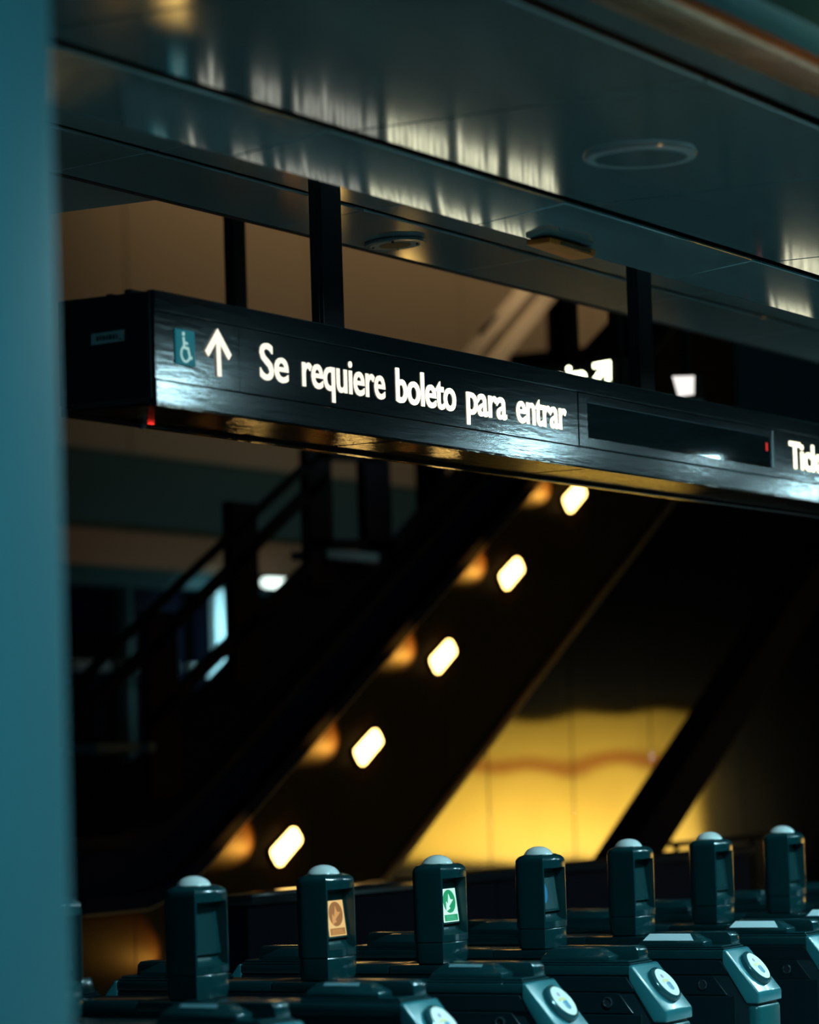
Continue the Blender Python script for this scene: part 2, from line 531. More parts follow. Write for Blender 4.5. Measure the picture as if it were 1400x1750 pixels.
# lettering
for body, x0, x1 in (('Se', 8.862, 9.039), ('requiere', 9.128, 9.684), ('boleto', 9.764, 10.201), ('para', 10.285, 10.598),
                     ('entrar', 10.681, 11.098), ('Ticket', 13.344, 13.86)):
    me = text_mesh(body, x1 - x0, 0.119, 0.014, 0.97)
    bm = bmesh.new()
    bm.from_mesh(me)
    g = bmesh.ops.extrude_face_region(bm, geom=bm.faces[:])
    bmesh.ops.translate(bm, verts=[v for v in g['geom'] if isinstance(v, bmesh.types.BMVert)], vec=(0, 0.003, 0))
    bm.to_mesh(me)
    bm.free()
    me.materials.append(M_LETTER_DIM if body in ('Se', 'requiere') else M_LETTER)
    link('lettering', me, sg, (x0, SYF - 0.0015, 0.1325))
# message display
dsp = MB().box(11.207, 13.251, SYF + 0.006, SYF + 0.03, 0.0795, 0.289).build('display_frame', M_SIGN, sg)
fr = MB()
for a, b, c, d in ((11.207, 11.285, 0.081, 0.288), (13.150, 13.251, 0.081, 0.288), (11.285, 13.150, 0.081, 0.118), (11.285, 13.150, 0.254, 0.288)):
    fr.box(a, b, SYF - 0.001, SYF + 0.007, c, d, 0.0015, 1)
fr.build('display_bezel', M_SIGN, dsp)
MB().box(11.285, 13.150, SYF + 0.0045, SYF + 0.0065, 0.118, 0.254).build('display_glass', M_GLASS_BLACK, dsp, smooth=0)
MB().box(13.135, 13.150, SYF - 0.0005, SYF + 0.005, 0.121, 0.250).build('display_edge_strip', M_CHROME, dsp, smooth=0)
rd = MB()
for k in range(7):
    rd.box(13.083 + 0.004 * (k % 2), 13.098, SYF + 0.0035, SYF + 0.005, 0.192 + 0.005 * k, 0.1955 + 0.005 * k)
rd.build('red_digit', M_RED, dsp, smooth=0)
# underside sheets and lower lip
for a, b in ((8.27, 9.78), (9.80, 11.30), (11.32, 12.80), (12.82, 14.3), (14.32, 16.0)):
    MB().box(a, b, SYF + 0.02, SYB - 0.05, 0.0, 0.014, 0.002, 1).build('underside_panel', M_SIGN_UNDER, sg)
MB().box(SX0, SX1, SYB - 0.04, SYB, -0.012, 0.02, 0.003, 1).build('rear_lip', M_SIGN_UNDER, sg)
MB().box(SX0, SX1, SYF + 0.001, SYF + 0.018, -0.004, 0.004, 0.001, 1).build('front_lip', M_SIGN_UNDER, sg)
MB().lathe([(0.016, 0.0), (0.016, -0.012), (0.011, -0.022), (0, -0.026)], (8.62, 5.70, 0.0), 16).build('sensor_dome', M_SIGN_DARK, sg)
MB().box(8.66, 8.685, 5.695, 5.705, -0.006, -0.001).build('red_indicator', M_RED, sg, smooth=0)
# brackets along the top at the left end
for k, y in enumerate((5.485, 5.53, 5.60, 5.655)):
    MB().box(8.30, 8.38, y - 0.014, y + 0.014, SH - 0.012, SH + (0.006, 0.018, 0.010, 0.004)[k], 0.004, 1).build('bracket', M_SIGN_DARK, sg)
# hanger posts: C-channels with a foot plate and bolts
for px in (9.60, 12.18):
    po = MB()
    w, d = 0.070, 0.024
    po.box(px - w, px + w, 5.545, 5.562, SH - 0.012, 1.02, 0.002, 1)
    po.box(px - w, px - w + 0.014, 5.562, 5.595, SH - 0.012, 1.02, 0.002, 1)
    po.box(px + w - 0.014, px + w, 5.562, 5.595, SH - 0.012, 1.02, 0.002, 1)
    po.box(px - w + 0.012, px + w - 0.012, 5.575, 5.600, SH - 0.012, 1.02)
    po = po.build('hanger_post', M_POST, sg)
    MB().box(px - 0.13, px + 0.15, 5.50, 5.64, SH - 0.012, SH + 0.010, 0.003, 1).build('foot_plate', M_SIGN_DARK, po)
    for bx in (px - 0.105, px + 0.10, px + 0.13):
        MB().lathe([(0.015, 0), (0.015, 0.012), (0.008, 0.014), (0.008, 0.024), (0, 0.026)], (bx, 5.53, SH + 0.008), 8).build('bolt', M_SIGN_DARK, po)

# ------------------------------------------------------------------ ceiling fittings
def downlight(loc, r, label, lit=False, amber=False):
    t = thing('recessed_downlight', label, 'light', loc, 'recessed ceiling downlights' if not lit else 'lit downlights over the near hall')
    MB().lathe([(r * 0.80, 0.0), (r * 0.82, -0.012), (r * 0.97, -0.012), (r, -0.004), (r, 0.0)], (0, 0, 0), 40).build('trim_ring', M_CEIL_FAR, t)
    if lit:
        al = bpy.data.lights.new('downlight_beam', 'AREA')
        al.shape = 'DISK'
        al.size = 0.10
        al.energy = 60 * r / 0.19
        al.color = (0.42, 0.88, 1.0)
        al.spread = math.radians(150)
        ao = bpy.data.objects.new('downlight_beam', al)
        COL.objects.link(ao)
        ao.parent = t
        ao.location = (0, 0, -0.016)
        MB().lathe([(0, -0.006), (r * 0.8, -0.006), (r * 0.8, 0.0)], (0, 0, 0), 32).build('lens', M_DOWN, t)
    else:
        k = 0.52 if amber else 0.8
        MB().lathe([(0, -0.0125), (r * k, -0.0125), (r * k, -0.002)], (0, 0, 0), 40).build('lens', mat('amber tinted lens', (0.30, 0.13, 0.035), 0.5) if amber else M_CEIL, t)
        if amber:
            MB().lathe([(0, -0.011), (r * 0.82, -0.011), (r * 0.82, 0)], (0, 0, 0), 40).build('cover_plate', mat('cream cover plate', (0.60, 0.52, 0.42), 0.5), t)
            for a in (0.4, 1.97, 3.54, 5.11):
                MB().lathe([(0.006, -0.016), (0.006, -0.010)], (r * 0.72 * math.cos(a), r * 0.72 * math.sin(a), 0), 8).build('screw', M_GAP, t)
    return t


downlight((8.485, 3.86, HZ), 0.165, 'round unlit downlight flush in the large near ceiling panel')
d2 = downlight((11.39, 6.285, 3.792), 0.125, 'round downlight with amber lens and four screws in the far ceiling row', amber=True)
d2.rotation_euler = (math.radians(-2.9), 0, 0)
for k, (x, y) in enumerate(((8.45, 2.92), (12.05, 2.92), (15.7, 2.90), (19.9, 2.87))):
    downlight((x, y, 3.394), 0.19, '%s lit round downlight of the row under the bronze beam' % ('first', 'second', 'third', 'fourth')[k], lit=True)
downlight((17.55, 3.18, 3.428), 0.10, 'small lit round downlight beside the bronze beam, apart from the row', lit=True)

eb = thing('ceiling_fixture', 'small brown rectangular fixture under the ceiling edge right of the sign lettering', 'fixture', (9.62, 4.66, HZ - 0.036))
MB().prism([(-0.175, 0), (0.175, 0), (0.155, -0.030), (-0.175, -0.020)], -0.03, 0.06, 'Y', 0.004, 1).build('cover', mat('brown plastic', (0.60, 0.15, 0.025), 0.6, 0.0, 0.1), eb)
MB().box(-0.10, 0.12, -0.034, -0.029, -0.018, -0.006).build('name_plate', mat('dark brown label', (0.10, 0.05, 0.02), 0.4), eb)

# ------------------------------------------------------------------ fare gates
GX = [10.975 + 0.80 * (i - 3) for i in range(-2, 9)]
GY, GZ = 5.515, 0.98
# shared meshes, local origin on the floor under the display head
cab = MB().prism([(-0.900, 0), (-0.900, 0.826), (-0.783, 0.975), (0.783, 0.975), (0.875, 0.85), (0.875, 0)], -0.098, 0.098, 'X', 0.008, 2).mesh('cabinet_body', M_GATE_SIDE)
cover_n = MB().box(-0.105, 0.105, -0.780, 0.157, 0.948, 0.98, 0.006, 2).mesh('top_cover', M_GATE)
cover_f = MB().box(-0.105, 0.105, 0.161, 0.790, 0.948, 0.98, 0.006, 2).mesh('top_cover', M_GATE)
sp1 = MB()
sp2 = MB()
sp3 = MB()
for sx in (-1, 1):
    a, b = sorted((sx * 0.097, sx * 0.104))
    sp1.prism([(-0.765, 0.944), (0.785, 0.944), (0.83, 0.893), (-0.802, 0.893)], a, b, 'X', 0.002, 1)
    sp2.prism([(-0.735, 0.889), (0.82, 0.889), (0.85, 0.820), (-0.790, 0.820)], a, b, 'X', 0.002, 1)
    sp3.box(a, b, -0.820, 0.85, 0.08, 0.815, 0.003, 1)
sp1 = sp1.mesh('upper_side_panel', M_GATE_SIDE)
sp2 = sp2.mesh('lock_panel', M_GATE_SIDE)
sp3 = sp3.mesh('lower_side_panel', M_GATE_SIDE)
lock = MB().lathe([(0.019, 0), (0.019, 0.006), (0.015, 0.008), (0.012, 0.004), (0, 0.004)], (-0.104, -0.695, 0.857), 20, Matrix.Rotation(-PI / 2, 3, 'Y')).mesh('side_lock', M_LOCK)
# nose: sloped reader face and rounded column below
nose = MB()
nose.prism([(-0.79, 0.982), (-0.915, 0.828), (-0.915, 0.790), (-0.862, 0.790), (-0.775, 0.93), (-0.775, 0.982)], -0.107, 0.107, 'X', 0.018, 4)
nose = nose.mesh('reader_nose', M_GATE_NOSE)
kick = MB().box(-0.104, 0.104, -0.912, -0.862, 0.0, 0.786, 0.018, 3).mesh('front_column', M_GATE_FRONT)
tail = MB().prism([(0.785, 0.982), (0.892, 0.852), (0.892, 0.80), (0.85, 0.80), (0.772, 0.93), (0.772, 0.982)], -0.107, 0.107, 'X', 0.012, 3).mesh('rear_nose', M_GATE_NOSE)
# reader disc on the slope
sl = math.atan2(0.154, 0.125)     # slope angle
RD = Matrix.Rotation(sl, 3, 'X')  # local Z -> outward normal of the slope
nrm = Vector((0, -math.sin(sl), math.cos(sl)))
dc = Vector((0.004, -0.853, 0.905)) - Vector((0, 0, 0))
rim = MB().lathe([(0.070, -0.004), (0.070, 0.012), (0.068, 0.017), (0.059, 0.0215), (0.057, 0.019), (0, 0.019)], dc, 40, RD).mesh('reader_rim', M_DISC_EDGE, 50)
face = MB().lathe([(0, 0.0222), (0.057, 0.0222), (0.057, 0.019)], dc, 40, RD).mesh('reader_face', M_DISC)


def on_disc(pts, h=0.0223):
    return [dc + RD @ Vector((x, y, h)) for x, y in pts]


emb_p = MB().poly(on_disc([(-0.006 + 0.008 * math.cos(t), 0.026 + 0.008 * math.sin(t)) for t in [PI / 6 * i for i in range(12)]]), nrm * 0.0008).mesh('purple_dot', M_PURPLE, 0)
eb1 = MB()
arc = [(-0.006 + 0.030 * math.cos(t), -0.006 + 0.020 * math.sin(t)) for t in [0.6 + 0.2 * i for i in range(11)]]
arc2 = [(-0.006 + 0.022 * math.cos(t), -0.010 + 0.013 * math.sin(t)) for t in [0.6 + 0.2 * i for i in range(11)]]
for k in range(10):
    eb1.poly(on_disc([arc[k], arc[k + 1], arc2[k + 1], arc2[k]]), nrm * 0.0008)
emb_y = eb1.mesh('yellow_swoosh', M_YELLOW, 0)
eb2 = MB()
for q in ([(-0.006, 0.000), (0.018, 0.000), (0.018, -0.010), (-0.006, -0.010)], [(-0.014, -0.004), (-0.010, -0.004), (-0.008, -0.030), (-0.012, -0.030)],
          [(-0.004, -0.010), (0.001, -0.010), (0.001, -0.034), (-0.004, -0.034)], [(0.004, -0.010), (0.009, -0.010), (0.009, -0.034), (0.004, -0.034)],
          [(0.012, -0.010), (0.018, -0.010), (0.018, -0.030), (0.012, -0.030)]):
    eb2.poly(on_disc(q), nrm * 0.0008)
emb_b = eb2.mesh('blue_hand_mark', M_BLUE, 0)
# raised lid on the top, near and far


def lid_meshes(f):
    """f = -1 near end, +1 far end (mirrored)"""
    def m(p):
        return [(y * -f, z) for y, z in p]
    base = MB()
    base.box(-0.092, 0.092, *sorted((0.425 * f, 0.778 * f)), 0.98, 0.988, 0.003, 1)
    base.box(-0.086, 0.086, *sorted((0.430 * f, 0.770 * f)), 0.988, 0.996, 0.003, 1)
    hump = MB()
    rings_ = []
    for z, xa, ya, yb in ((0.994, -0.084, 0.428, 0.695), (1.010, -0.084, 0.438, 0.694), (1.037, -0.046, 0.462, 0.640)):
        rings_.append([hump.bm.verts.new(p) for p in ((xa, f * ya, z), (0.0, f * ya, z), (0.0, f * yb, z), (xa, f * yb, z))])
    fs_ = [hump.bm.faces.new(rings_[0]), hump.bm.faces.new(rings_[-1])]
    for A_, B_ in zip(rings_, rings_[1:]):
        for i_ in range(4):
            fs_.append(hump.bm.faces.new([A_[i_], A_[(i_ + 1) % 4], B_[(i_ + 1) % 4], B_[i_]]))
    bmesh.ops.recalc_face_normals(hump.bm, faces=fs_)
    hump._bevel(fs_, 0.003, 1)
    back = MB()
    back.prism([(f * y, z) for y, z in [(0.440, 0.994), (0.455, 1.040), (0.752, 1.040), (0.764, 1.026), (0.767, 0.994)]], 0.006, 0.084, 'X', 0.005, 2)
    return base.mesh('lid_base', M_GATE), hump.mesh('lid_hump', M_GATE), back.mesh('lid_rail', M_GATE)


LN = lid_meshes(-1)
LF = lid_meshes(1)
sticker = MB().poly([(-0.081, -0.655, 1.0132), (-0.081, -0.452, 1.0132), (-0.0485, -0.466, 1.0362), (-0.0485, -0.628, 1.0362)], (-0.0009, 0, 0.0012)).mesh('lid_sticker', M_STICKER, 0)
sticker_d = MB().poly([(-0.060, -0.610, 1.0281), (-0.060, -0.490, 1.0281), (-0.0485, -0.490, 1.0362), (-0.0485, -0.610, 1.0362)], (-0.0009, 0, 0.0012)).mesh('lid_sticker', M_STICKER_D, 0)

# display head: D-shaped tower with a recess cut in its front
W2, YF, YB = 0.096, -0.058, 0.074


def head_outline(k=1.0):
    o = [(-W2, YF - 0.000)]
    for i in range(1, 8):                       # gently bowed front
        t = i / 8
        o.append((-W2 + 2 * W2 * t, YF - 0.014 * math.sin(PI * t)))
    o.append((W2 - 0.006, YF - 0.002))
    o.append((W2, YF + 0.006))
    for i in range(7):
        t = i / 6 * PI / 2
        o.append((W2 - 0.045 + 0.045 * math.cos(t), YB - 0.045 + 0.045 * math.sin(t)))
    for i in range(7):
        t = PI / 2 + i / 6 * PI / 2
        o.append((-W2 + 0.045 + 0.045 * math.cos(t), YB - 0.045 + 0.045 * math.sin(t)))
    return [(x * k, y * k) for x, y in o]


def head_mesh():
    mb = MB()
    levels = [(1.0, 0.080), (1.0, 0.316), (0.992, 0.327), (0.96, 0.336), (0.86, 0.345), (0.62, 0.353)]
    rings = [[mb.bm.verts.new((x, y, z)) for x, y in head_outline(k)] for k, z in levels]
    N = len(rings[0])
    for a, b in zip(rings, rings[1:]):
        for i in range(N):
            mb.bm.faces.new([a[i], a[(i + 1) % N], b[(i + 1) % N], b[i]])
    mb.bm.faces.new(list(reversed(rings[0])))
    mb.bm.faces.new(rings[-1])
    body = mb.build('tmp_head', M_HEAD)
    cut = MB()
    prof = [(-0.12, 0.102)]
    for i in range(7):
        t = i / 6 * PI / 2
        prof.append((-0.064 + 0.040 * math.sin(t), 0.104 + 0.030 * (1 - math.cos(t))))
    prof += [(-0.020, 0.136), (-0.012, 0.292), (-0.03, 0.302), (-0.12, 0.302)]
    cut.prism(prof, -0.088, 0.083, 'X')
    cutter = cut.build('tmp_cut', M_HEAD_IN)
    md = body.modifiers.new('b', 'BOOLEAN')
    md.operation = 'DIFFERENCE'
    md.object = cutter
    md.solver = 'EXACT'
    md.material_mode = 'TRANSFER'
    dg = bpy.context.evaluated_depsgraph_get()
    dg.update()
    me = bpy.data.meshes.new_from_object(body.evaluated_get(dg))
    bpy.data.objects.remove(body)
    bpy.data.objects.remove(cutter)
    me.name = 'display_head'
    if len(me.materials) < 2:
        me.materials.append(M_HEAD_IN)
    me.shade_smooth()
    me.set_sharp_from_angle(angle=math.radians(30))
    return me


HEAD = head_mesh()
ring = MB()
lv = [(0.84, 0.0), (0.93, 0.006), (0.975, 0.03), (0.985, 0.074), (0.96, 0.077)]
rr = [[ring.bm.verts.new((x, y, z)) for x, y in head_outline(k)] for k, z in lv]
for a, b in zip(rr, rr[1:]):
    for i in range(len(a)):
        ring.bm.faces.new([a[i], a[(i + 1) % len(a)], b[(i + 1) % len(a)], b[i]])
ring.bm.faces.new(list(reversed(rr[0])))
ring.bm.faces.new(rr[-1])
ring.box(-0.086, 0.086, -0.05, 0.062, 0.072, 0.084)
RING = ring.mesh('head_base', M_HEAD)
DOME = MB().lathe([(0.055, 0.344), (0.055, 0.352), (0.053, 0.356), (0.048, 0.364), (0.039, 0.372), (0.027, 0.378), (0.013, 0.3815), (0, 0.3825)], (0, 0.006, 0), 36).mesh('dome_light', M_DOME, 50)
# tilted screen panel and its frame inside the recess
TS = math.radians(7)


def scr(x0, x1, z0, z1, h, d=0.0015):
    """a slab on the tilted screen plane: x, z on the panel, h proud of it"""
    Rm = Matrix.Rotation(TS, 3, 'X')
    o = Vector((0, -0.037, 0.141))
    pts = [o + Rm.inverted() @ Vector((x, -h, z)) for x, z in ((x0, z0), (x1, z0), (x1, z1), (x0, z1))]
    return pts, Rm.inverted() @ Vector((0, d, 0))


def scr_poly(mb, pts2, h, d=0.0012):
    Rm = Matrix.Rotation(TS, 3, 'X').inverted()
    o = Vector((0, -0.037, 0.141))
    mb.poly([o + Rm @ Vector((x, -h, z)) for x, z in pts2], Rm @ Vector((0, d, 0)))
    return mb


def rect(x0, x1, z0, z1):
    return [(x0, z0), (x1, z0), (x1, z1), (x0, z1)]


bez = MB()
scr_poly(bez, rect(-0.087, 0.082, -0.002, 0.142), 0.0, 0.006)
BEZEL = bez.mesh('screen_bezel', M_HEAD_IN, 0)
SCR_OFF = scr_poly(MB(), rect(-0.066, 0.066, 0.006, 0.124), 0.002).mesh('screen', M_SCREEN_OFF, 0)


def circ(cx, cz, rx, rz, n_=28):
    return [(cx + rx * math.cos(2 * PI * i / n_), cz + rz * math.sin(2 * PI * i / n_)) for i in range(n_)]


ARROW = [(-0.034, 0.040), (-0.002, 0.050), (-0.011, 0.056), (0.026, 0.080), (0.006, 0.082), (-0.004, 0.102), (-0.016, 0.066), (-0.027, 0.076)]


def screen_set(head, bg, ball, arrow, foot, line):
    s_ = link('screen', scr_poly(MB(), rect(-0.044, 0.068, 0.004, 0.122), 0.002).mesh('screen', bg, 0), head)
    sc2 = [('screen_disc', scr_poly(MB(), circ(0.012, 0.077, 0.045, 0.041), 0.0030, 0.0008), ball),
           ('screen_arrow', scr_poly(MB(), [(x + 0.015, z + 0.002) for x, z in ARROW], 0.0040, 0.0008), arrow),
           ('screen_footer', scr_poly(MB(), rect(-0.036, 0.060, 0.008, 0.030), 0.0030, 0.0008), foot)]
    lm = MB()
    for z in (0.012, 0.018, 0.023):
        scr_poly(lm, rect(-0.026, 0.050 - (z - 0.012), z, z + 0.0022), 0.0040, 0.0006)
    sc2.append(('screen_text_line', lm, line))
    for nm, mb, m in sc2:
        link(nm, mb.mesh(nm, m, 0), head)
    return s_


STATE = {0: ('dark', 'fare gate with dark screen and blue grey sticker, leftmost whole display head'),
         1: ('amber', 'fare gate whose display head shows a lit amber screen with arrow'),
         2: ('green', 'fare gate whose display head shows a lit green screen with white arrow'),
         3: ('blue', 'fare gate whose screen shows only a faint blue glow'),
         4: ('dark', 'fare gate with dark screen, next to the one with the blue glow'),
         5: ('dark', 'fare gate with dark screen, second display head from the right edge'),
         6: ('dark', 'fare gate with dark screen, rightmost display head'),
         -2: ('dark', 'nearest fare gate, mostly below the frame beside the teal column'),
         -1: ('dark', 'fare gate with display head half hidden behind the teal column'),
         7: ('dark', 'far fare gate with only its lid showing at the right edge'),
         8: ('dark', 'farthest fare gate, just beyond the right edge')}
G_BG_A = glow('amber screen field', (0.95, 0.62, 0.22), 0.85)
G_BALL_A = glow('amber screen disc', (0.30, 0.125, 0.025), 1.0)
G_ARR_A = glow('amber screen arrow', (0.62, 0.30, 0.08), 1.0)
G_FOOT_A = glow('amber screen footer', (0.36, 0.15, 0.03), 1.0)
G_BG_G = glow('green screen field', (0.62, 0.95, 0.85), 1.0)
G_BALL_G = glow('green screen disc', (0.005, 0.32, 0.12), 1.0)
G_LINE_G = glow('green screen print', (0.10, 0.55, 0.32), 1.0)
G_BLUE = glow('blue screen glow', (0.005, 0.19, 0.42), 0.75)
G_BLUE_BG = glow('dim teal screen', (0.0, 0.07, 0.085), 0.5)

for gi, gx in zip(range(-2, 9), GX):
    state, lab = STATE[gi]
    gt = thing('fare_gate', lab, 'fare gate', (gx, GY, 0), 'row of dark green fare gates')
    link('cabinet_body', cab, gt)
    link('top_cover', cover_n, gt)
    link('top_cover', cover_f, gt)
    link('upper_side_panel', sp1, gt)
    lp = link('lock_panel', sp2, gt)
    link('side_lock', lock, lp)
    link('lower_side_panel', sp3, gt)
    link('front_column', kick, gt)
    link('rear_nose', tail, gt)
    ns = link('reader_nose', nose, gt)
    rd_ = link('card_reader', rim, gt)
    for me_ in (face, emb_p, emb_y, emb_b):
        link(me_.name.split('.')[0], me_, rd_)
    for L_, near in ((LN, True), (LF, False)):
        b_ = link('lid_base', L_[0], gt)
        link('lid_hump', L_[1], b_)
        link('lid_rail', L_[2], b_)
        if near and gi != 2:
            link('lid_sticker', sticker if gi >= 3 else sticker_d, b_)
    hd = link('display_head', HEAD, gt, (0, 0, GZ))
    link('head_base', RING, hd)
    link('dome_light', DOME, hd)
    link('screen_bezel', BEZEL, hd)
    if state == 'dark':
        link('screen', SCR_OFF, hd)
    elif state == 'amber':
        screen_set(hd, G_BG_A, G_BALL_A, G_ARR_A, G_FOOT_A, G_ARR_A)
    elif state == 'green':
        screen_set(hd, G_BG_G, G_BALL_G, G_BG_G, G_BALL_G, G_LINE_G)
    else:
        link('screen', scr_poly(MB(), rect(-0.066, 0.066, 0.006, 0.124), 0.002).mesh('screen', G_BLUE_BG, 0), hd)
        link('screen_disc', scr_poly(MB(), circ(-0.040, 0.070, 0.030, 0.040), 0.003).mesh('screen_disc', G_BLUE, 0), hd)

# ------------------------------------------------------------------ escalator with lit side cladding
TAN = 0.566
es = thing('escalator', 'dark escalator rising to the right with five amber lamps along its side cladding', 'escalator', (15.2, 10.0, 0))


def up(x):     # lower edge of the lamp band above the floor, x relative to the escalator origin
    return 0.974 + 0.573 * (x - 2.55)


def band_top(x):
    if x < -0.35:
        return 0.935
    if x < 0.28:
        t = (x + 0.35) / 0.63
        return 0.935 + 0.175 * t * t
    return 1.110 + 0.557 * (x - 0.28)


def inc_slab(x0, x1, lo, hi, y0, y1, n_=1):
    xs = [x0 + (x1 - x0) * i / n_ for i in range(n_ + 1)]
    return MB().prism([(x, lo(x)) for x in xs] + [(x, hi(x)) for x in reversed(xs)], y0, y1, 'Y')


XS = [-0.85, -0.27, 0.30, 1.32, 2.34, 3.36, 4.38, 5.40, 6.42, 7.44, 8.46]
for a, b in zip(XS, XS[1:]):
    lo = (lambda x: max(0.0, up(x) + 0.03))
    inc_slab(a + 0.004, b - 0.004, lo, band_top, 0.0, 0.06, 4).build('side_panel', M_TRUSS, es)
# ledge above the lamp band, bottom trim, solid balustrade, handrail
inc_slab(-0.9, 8.46, lambda x: band_top(x) - 0.0, lambda x: band_top(x) + 0.09, -0.10, 0.05, 30).build('ledge', M_BLACK, es)
inc_slab(-0.9, 8.46, lambda x: band_top(x) - 0.012, lambda x: band_top(x) + 0.0, -0.10, 0.0, 30).build('ledge_edge', M_TRUSS_TRIM, es)
inc_slab(0.80, 8.46, lambda x: up(x) - 0.02, lambda x: up(x) + 0.03, -0.03, 0.05, 1).build('bottom_trim', M_TRUSS_TRIM, es)
inc_slab(-0.9, 8.46, lambda x: band_top(x) + 0.09, lambda x: band_top(x) + 0.33, 0.0, 0.08, 30).build('balustrade', M_BLACK, es)
inc_slab(-0.9, 8.46, lambda x: band_top(x) + 0.33, lambda x: band_top(x) + 0.40, -0.03, 0.11, 30).build('handrail', M_RAIL, es)
inc_slab(0.9, 8.46, lambda x: up(x), lambda x: up(x) + 0.3, 0.06, 0.9, 1).build('soffit', M_BLACK, es)
# lamps: slanted rounded lozenges in slim frames
LC = [(-0.183, -0.021), (0.101, 0.123), (0.192, 0.030), (-0.085, -0.125)]


def rounded(pts, r, k=5):
    out = []
    n_ = len(pts)
    for i in range(n_):
        p, a, b = Vector(pts[i]), Vector(pts[i - 1]), Vector(pts[(i + 1) % n_])
        u, v = (a - p).normalized(), (b - p).normalized()
        A, B = p + u * r, p + v * r
        for j in range(k + 1):
            t = j / k
            out.append(tuple((1 - t) ** 2 * A + 2 * t * (1 - t) * p + t * t * B))
    return out


lens_me = MB().prism(rounded(LC, 0.045), -0.035, 0.0, 'Y').mesh('lamp_lens', M_LAMP, 0)
frame_me = MB().prism(rounded([(x * 1.06, z * 1.08) for x, z in LC], 0.047), -0.022, 0.0, 'Y').mesh('side_lamp', M_BLACK, 0)
for k in range(-1, 5):
    lx, lz = 1.308 + 1.018 * k, 1.214 + 0.576 * k
    fl = link('side_lamp', frame_me, es, (lx, 0, lz))
    link('lamp_lens', lens_me, fl)
    sp = bpy.data.lights.new('added_glow_spot', 'SPOT')  # spot added beside the lens to make the orange glow fan
    sp.energy = 36.0 if k >= 0 else 10.0
    sp.color = (1.0, 0.46, 0.06)
    sp.spot_size = math.radians(66)
    sp.spot_blend = 0.9
    sp.shadow_soft_size = 0.02
    so = bpy.data.objects.new('added_glow_spot', sp)
    COL.objects.link(so)
    so.parent = fl
    so.location = (-0.24, -0.15, 0.0)
    so.rotation_euler = (Vector((-0.50, 0.02, 0.08)) - Vector(so.location)).to_track_quat('-Z', 'Y').to_euler()
lx, lz = -0.30, 0.30
fl = link('side_lamp', frame_me, es, (lx, 0, lz))  # extra unseen lamp added low on the landing for orange glow
link('lamp_lens', lens_me, fl)

# ------------------------------------------------------------------ dark inclined beam in front of the polished wall
bmn = thing('inclined_beam', 'broad black inclined beam crossing in front of the golden reflection', 'beam', (20.0, 9.6, 0))
MB().prism([(-1.33, 0.0), (5.0, 3.675), (5.0, 3.27), (-0.63, 0.0)], 0, 0.18, 'Y', 0.01, 1).build('web', M_BLACK, bmn)
MB().prism([(-1.36, 0.0), (5.0, 3.69), (5.0, 3.66), (-1.30, 0.0)], -0.03, 0.21, 'Y').build('top_flange', M_BLACK, bmn)

# ------------------------------------------------------------------ low barrier wall and guard rail
bw = thing('low_wall', 'low dark wall with polished cap between the gates and the escalator', 'wall', (12.75, 7.9, 0))
xs = [0, 0.9, 1.7, 2.5, 3.3, 4.1, 5.0, 5.9]
for a, b in zip(xs, xs[1:]):
    MB().box(a + 0.005, b - 0.005, 0.02, 0.16, 0, 1.06, 0.004, 1).build('wall_slab', M_BLACK, bw)
MB().box(-0.02, 1.65, -0.02, 0.20, 1.06, 1.107, 0.006, 2).build('cap', M_BARRIER, bw)
MB().box(1.66, 5.92, -0.02, 0.20, 1.06, 1.107, 0.006, 2).build('cap', M_BARRIER_D, bw)
gr = thing('guard_rail', 'thin black guard rail at the foot of the inclined beam', 'railing', (19.85, 9.0, 0))
MB().tube((0, 0, 1.085), (4.2, 0, 1.085), 0.02).build('top_bar', M_RAIL, gr)
for x in (0.1, 1.4, 2.7, 4.0):
    MB().tube((x, 0, 0), (x, 0, 1.085), 0.018).build('post', M_RAIL, gr)

# ------------------------------------------------------------------ stair railing beyond the escalator
st = thing('stair_railing', 'black stair railing with posts and glass stepping up behind the escalator', 'railing', (17.4, 12.0, 0))


def bar(name, x0, z0, x1, z1, t, m=M_RAIL, y0=0.0, y1=0.06):
    MB().prism([(x0, z0 - t / 2), (x1, z1 - t / 2), (x1, z1 + t / 2), (x0, z0 + t / 2)], y0, y1, 'Y').build(name, m, st)


# x relative to 17.4, first flight, landing, second flight
bar('top_rail', -0.3, 2.12, 1.26, 2.98, 0.05)
bar('top_rail', 1.26, 2.98, 3.09, 3.95, 0.05)
bar('mid_rail', -0.3, 1.90, 3.2, 3.80, 0.09)
bar('top_rail', 3.09, 3.96, 4.0, 4.0, 0.07)
bar('top_rail', 4.0, 4.02, 5.4, 4.81, 0.07)
bar('bottom_rail', 0.75, 2.00, 2.92, 3.12, 0.10)
bar('bottom_rail', 2.92, 3.30, 4.25, 3.34, 0.08)
bar('bottom_rail', 4.05, 3.24, 7.0, 4.92, 0.10)
for x0, x1, z0, z1 in ((0.75, 1.12, 1.5, 2.75), (1.84, 2.20, 2.3, 3.55), (2.92, 3.27, 3.0, 4.0), (3.76, 4.16, 3.2, 4.05)):
    MB().box(x0, x1, 0.0, 0.07, z0, z1).build('post', M_RAIL, st)
MB().box(3.14, 3.90, -0.02, 0.3, 3.20, 3.265).build('landing_nosing', M_TREAD, st)
MB().box(0.08, 0.60, -0.02, 0.3, 1.81, 1.875).build('landing_nosing', M_TREAD, st)
MB().box(0.70, 0.78, -0.02, 0.3, 1.81, 1.875).build('landing_nosing', M_TREAD, st)
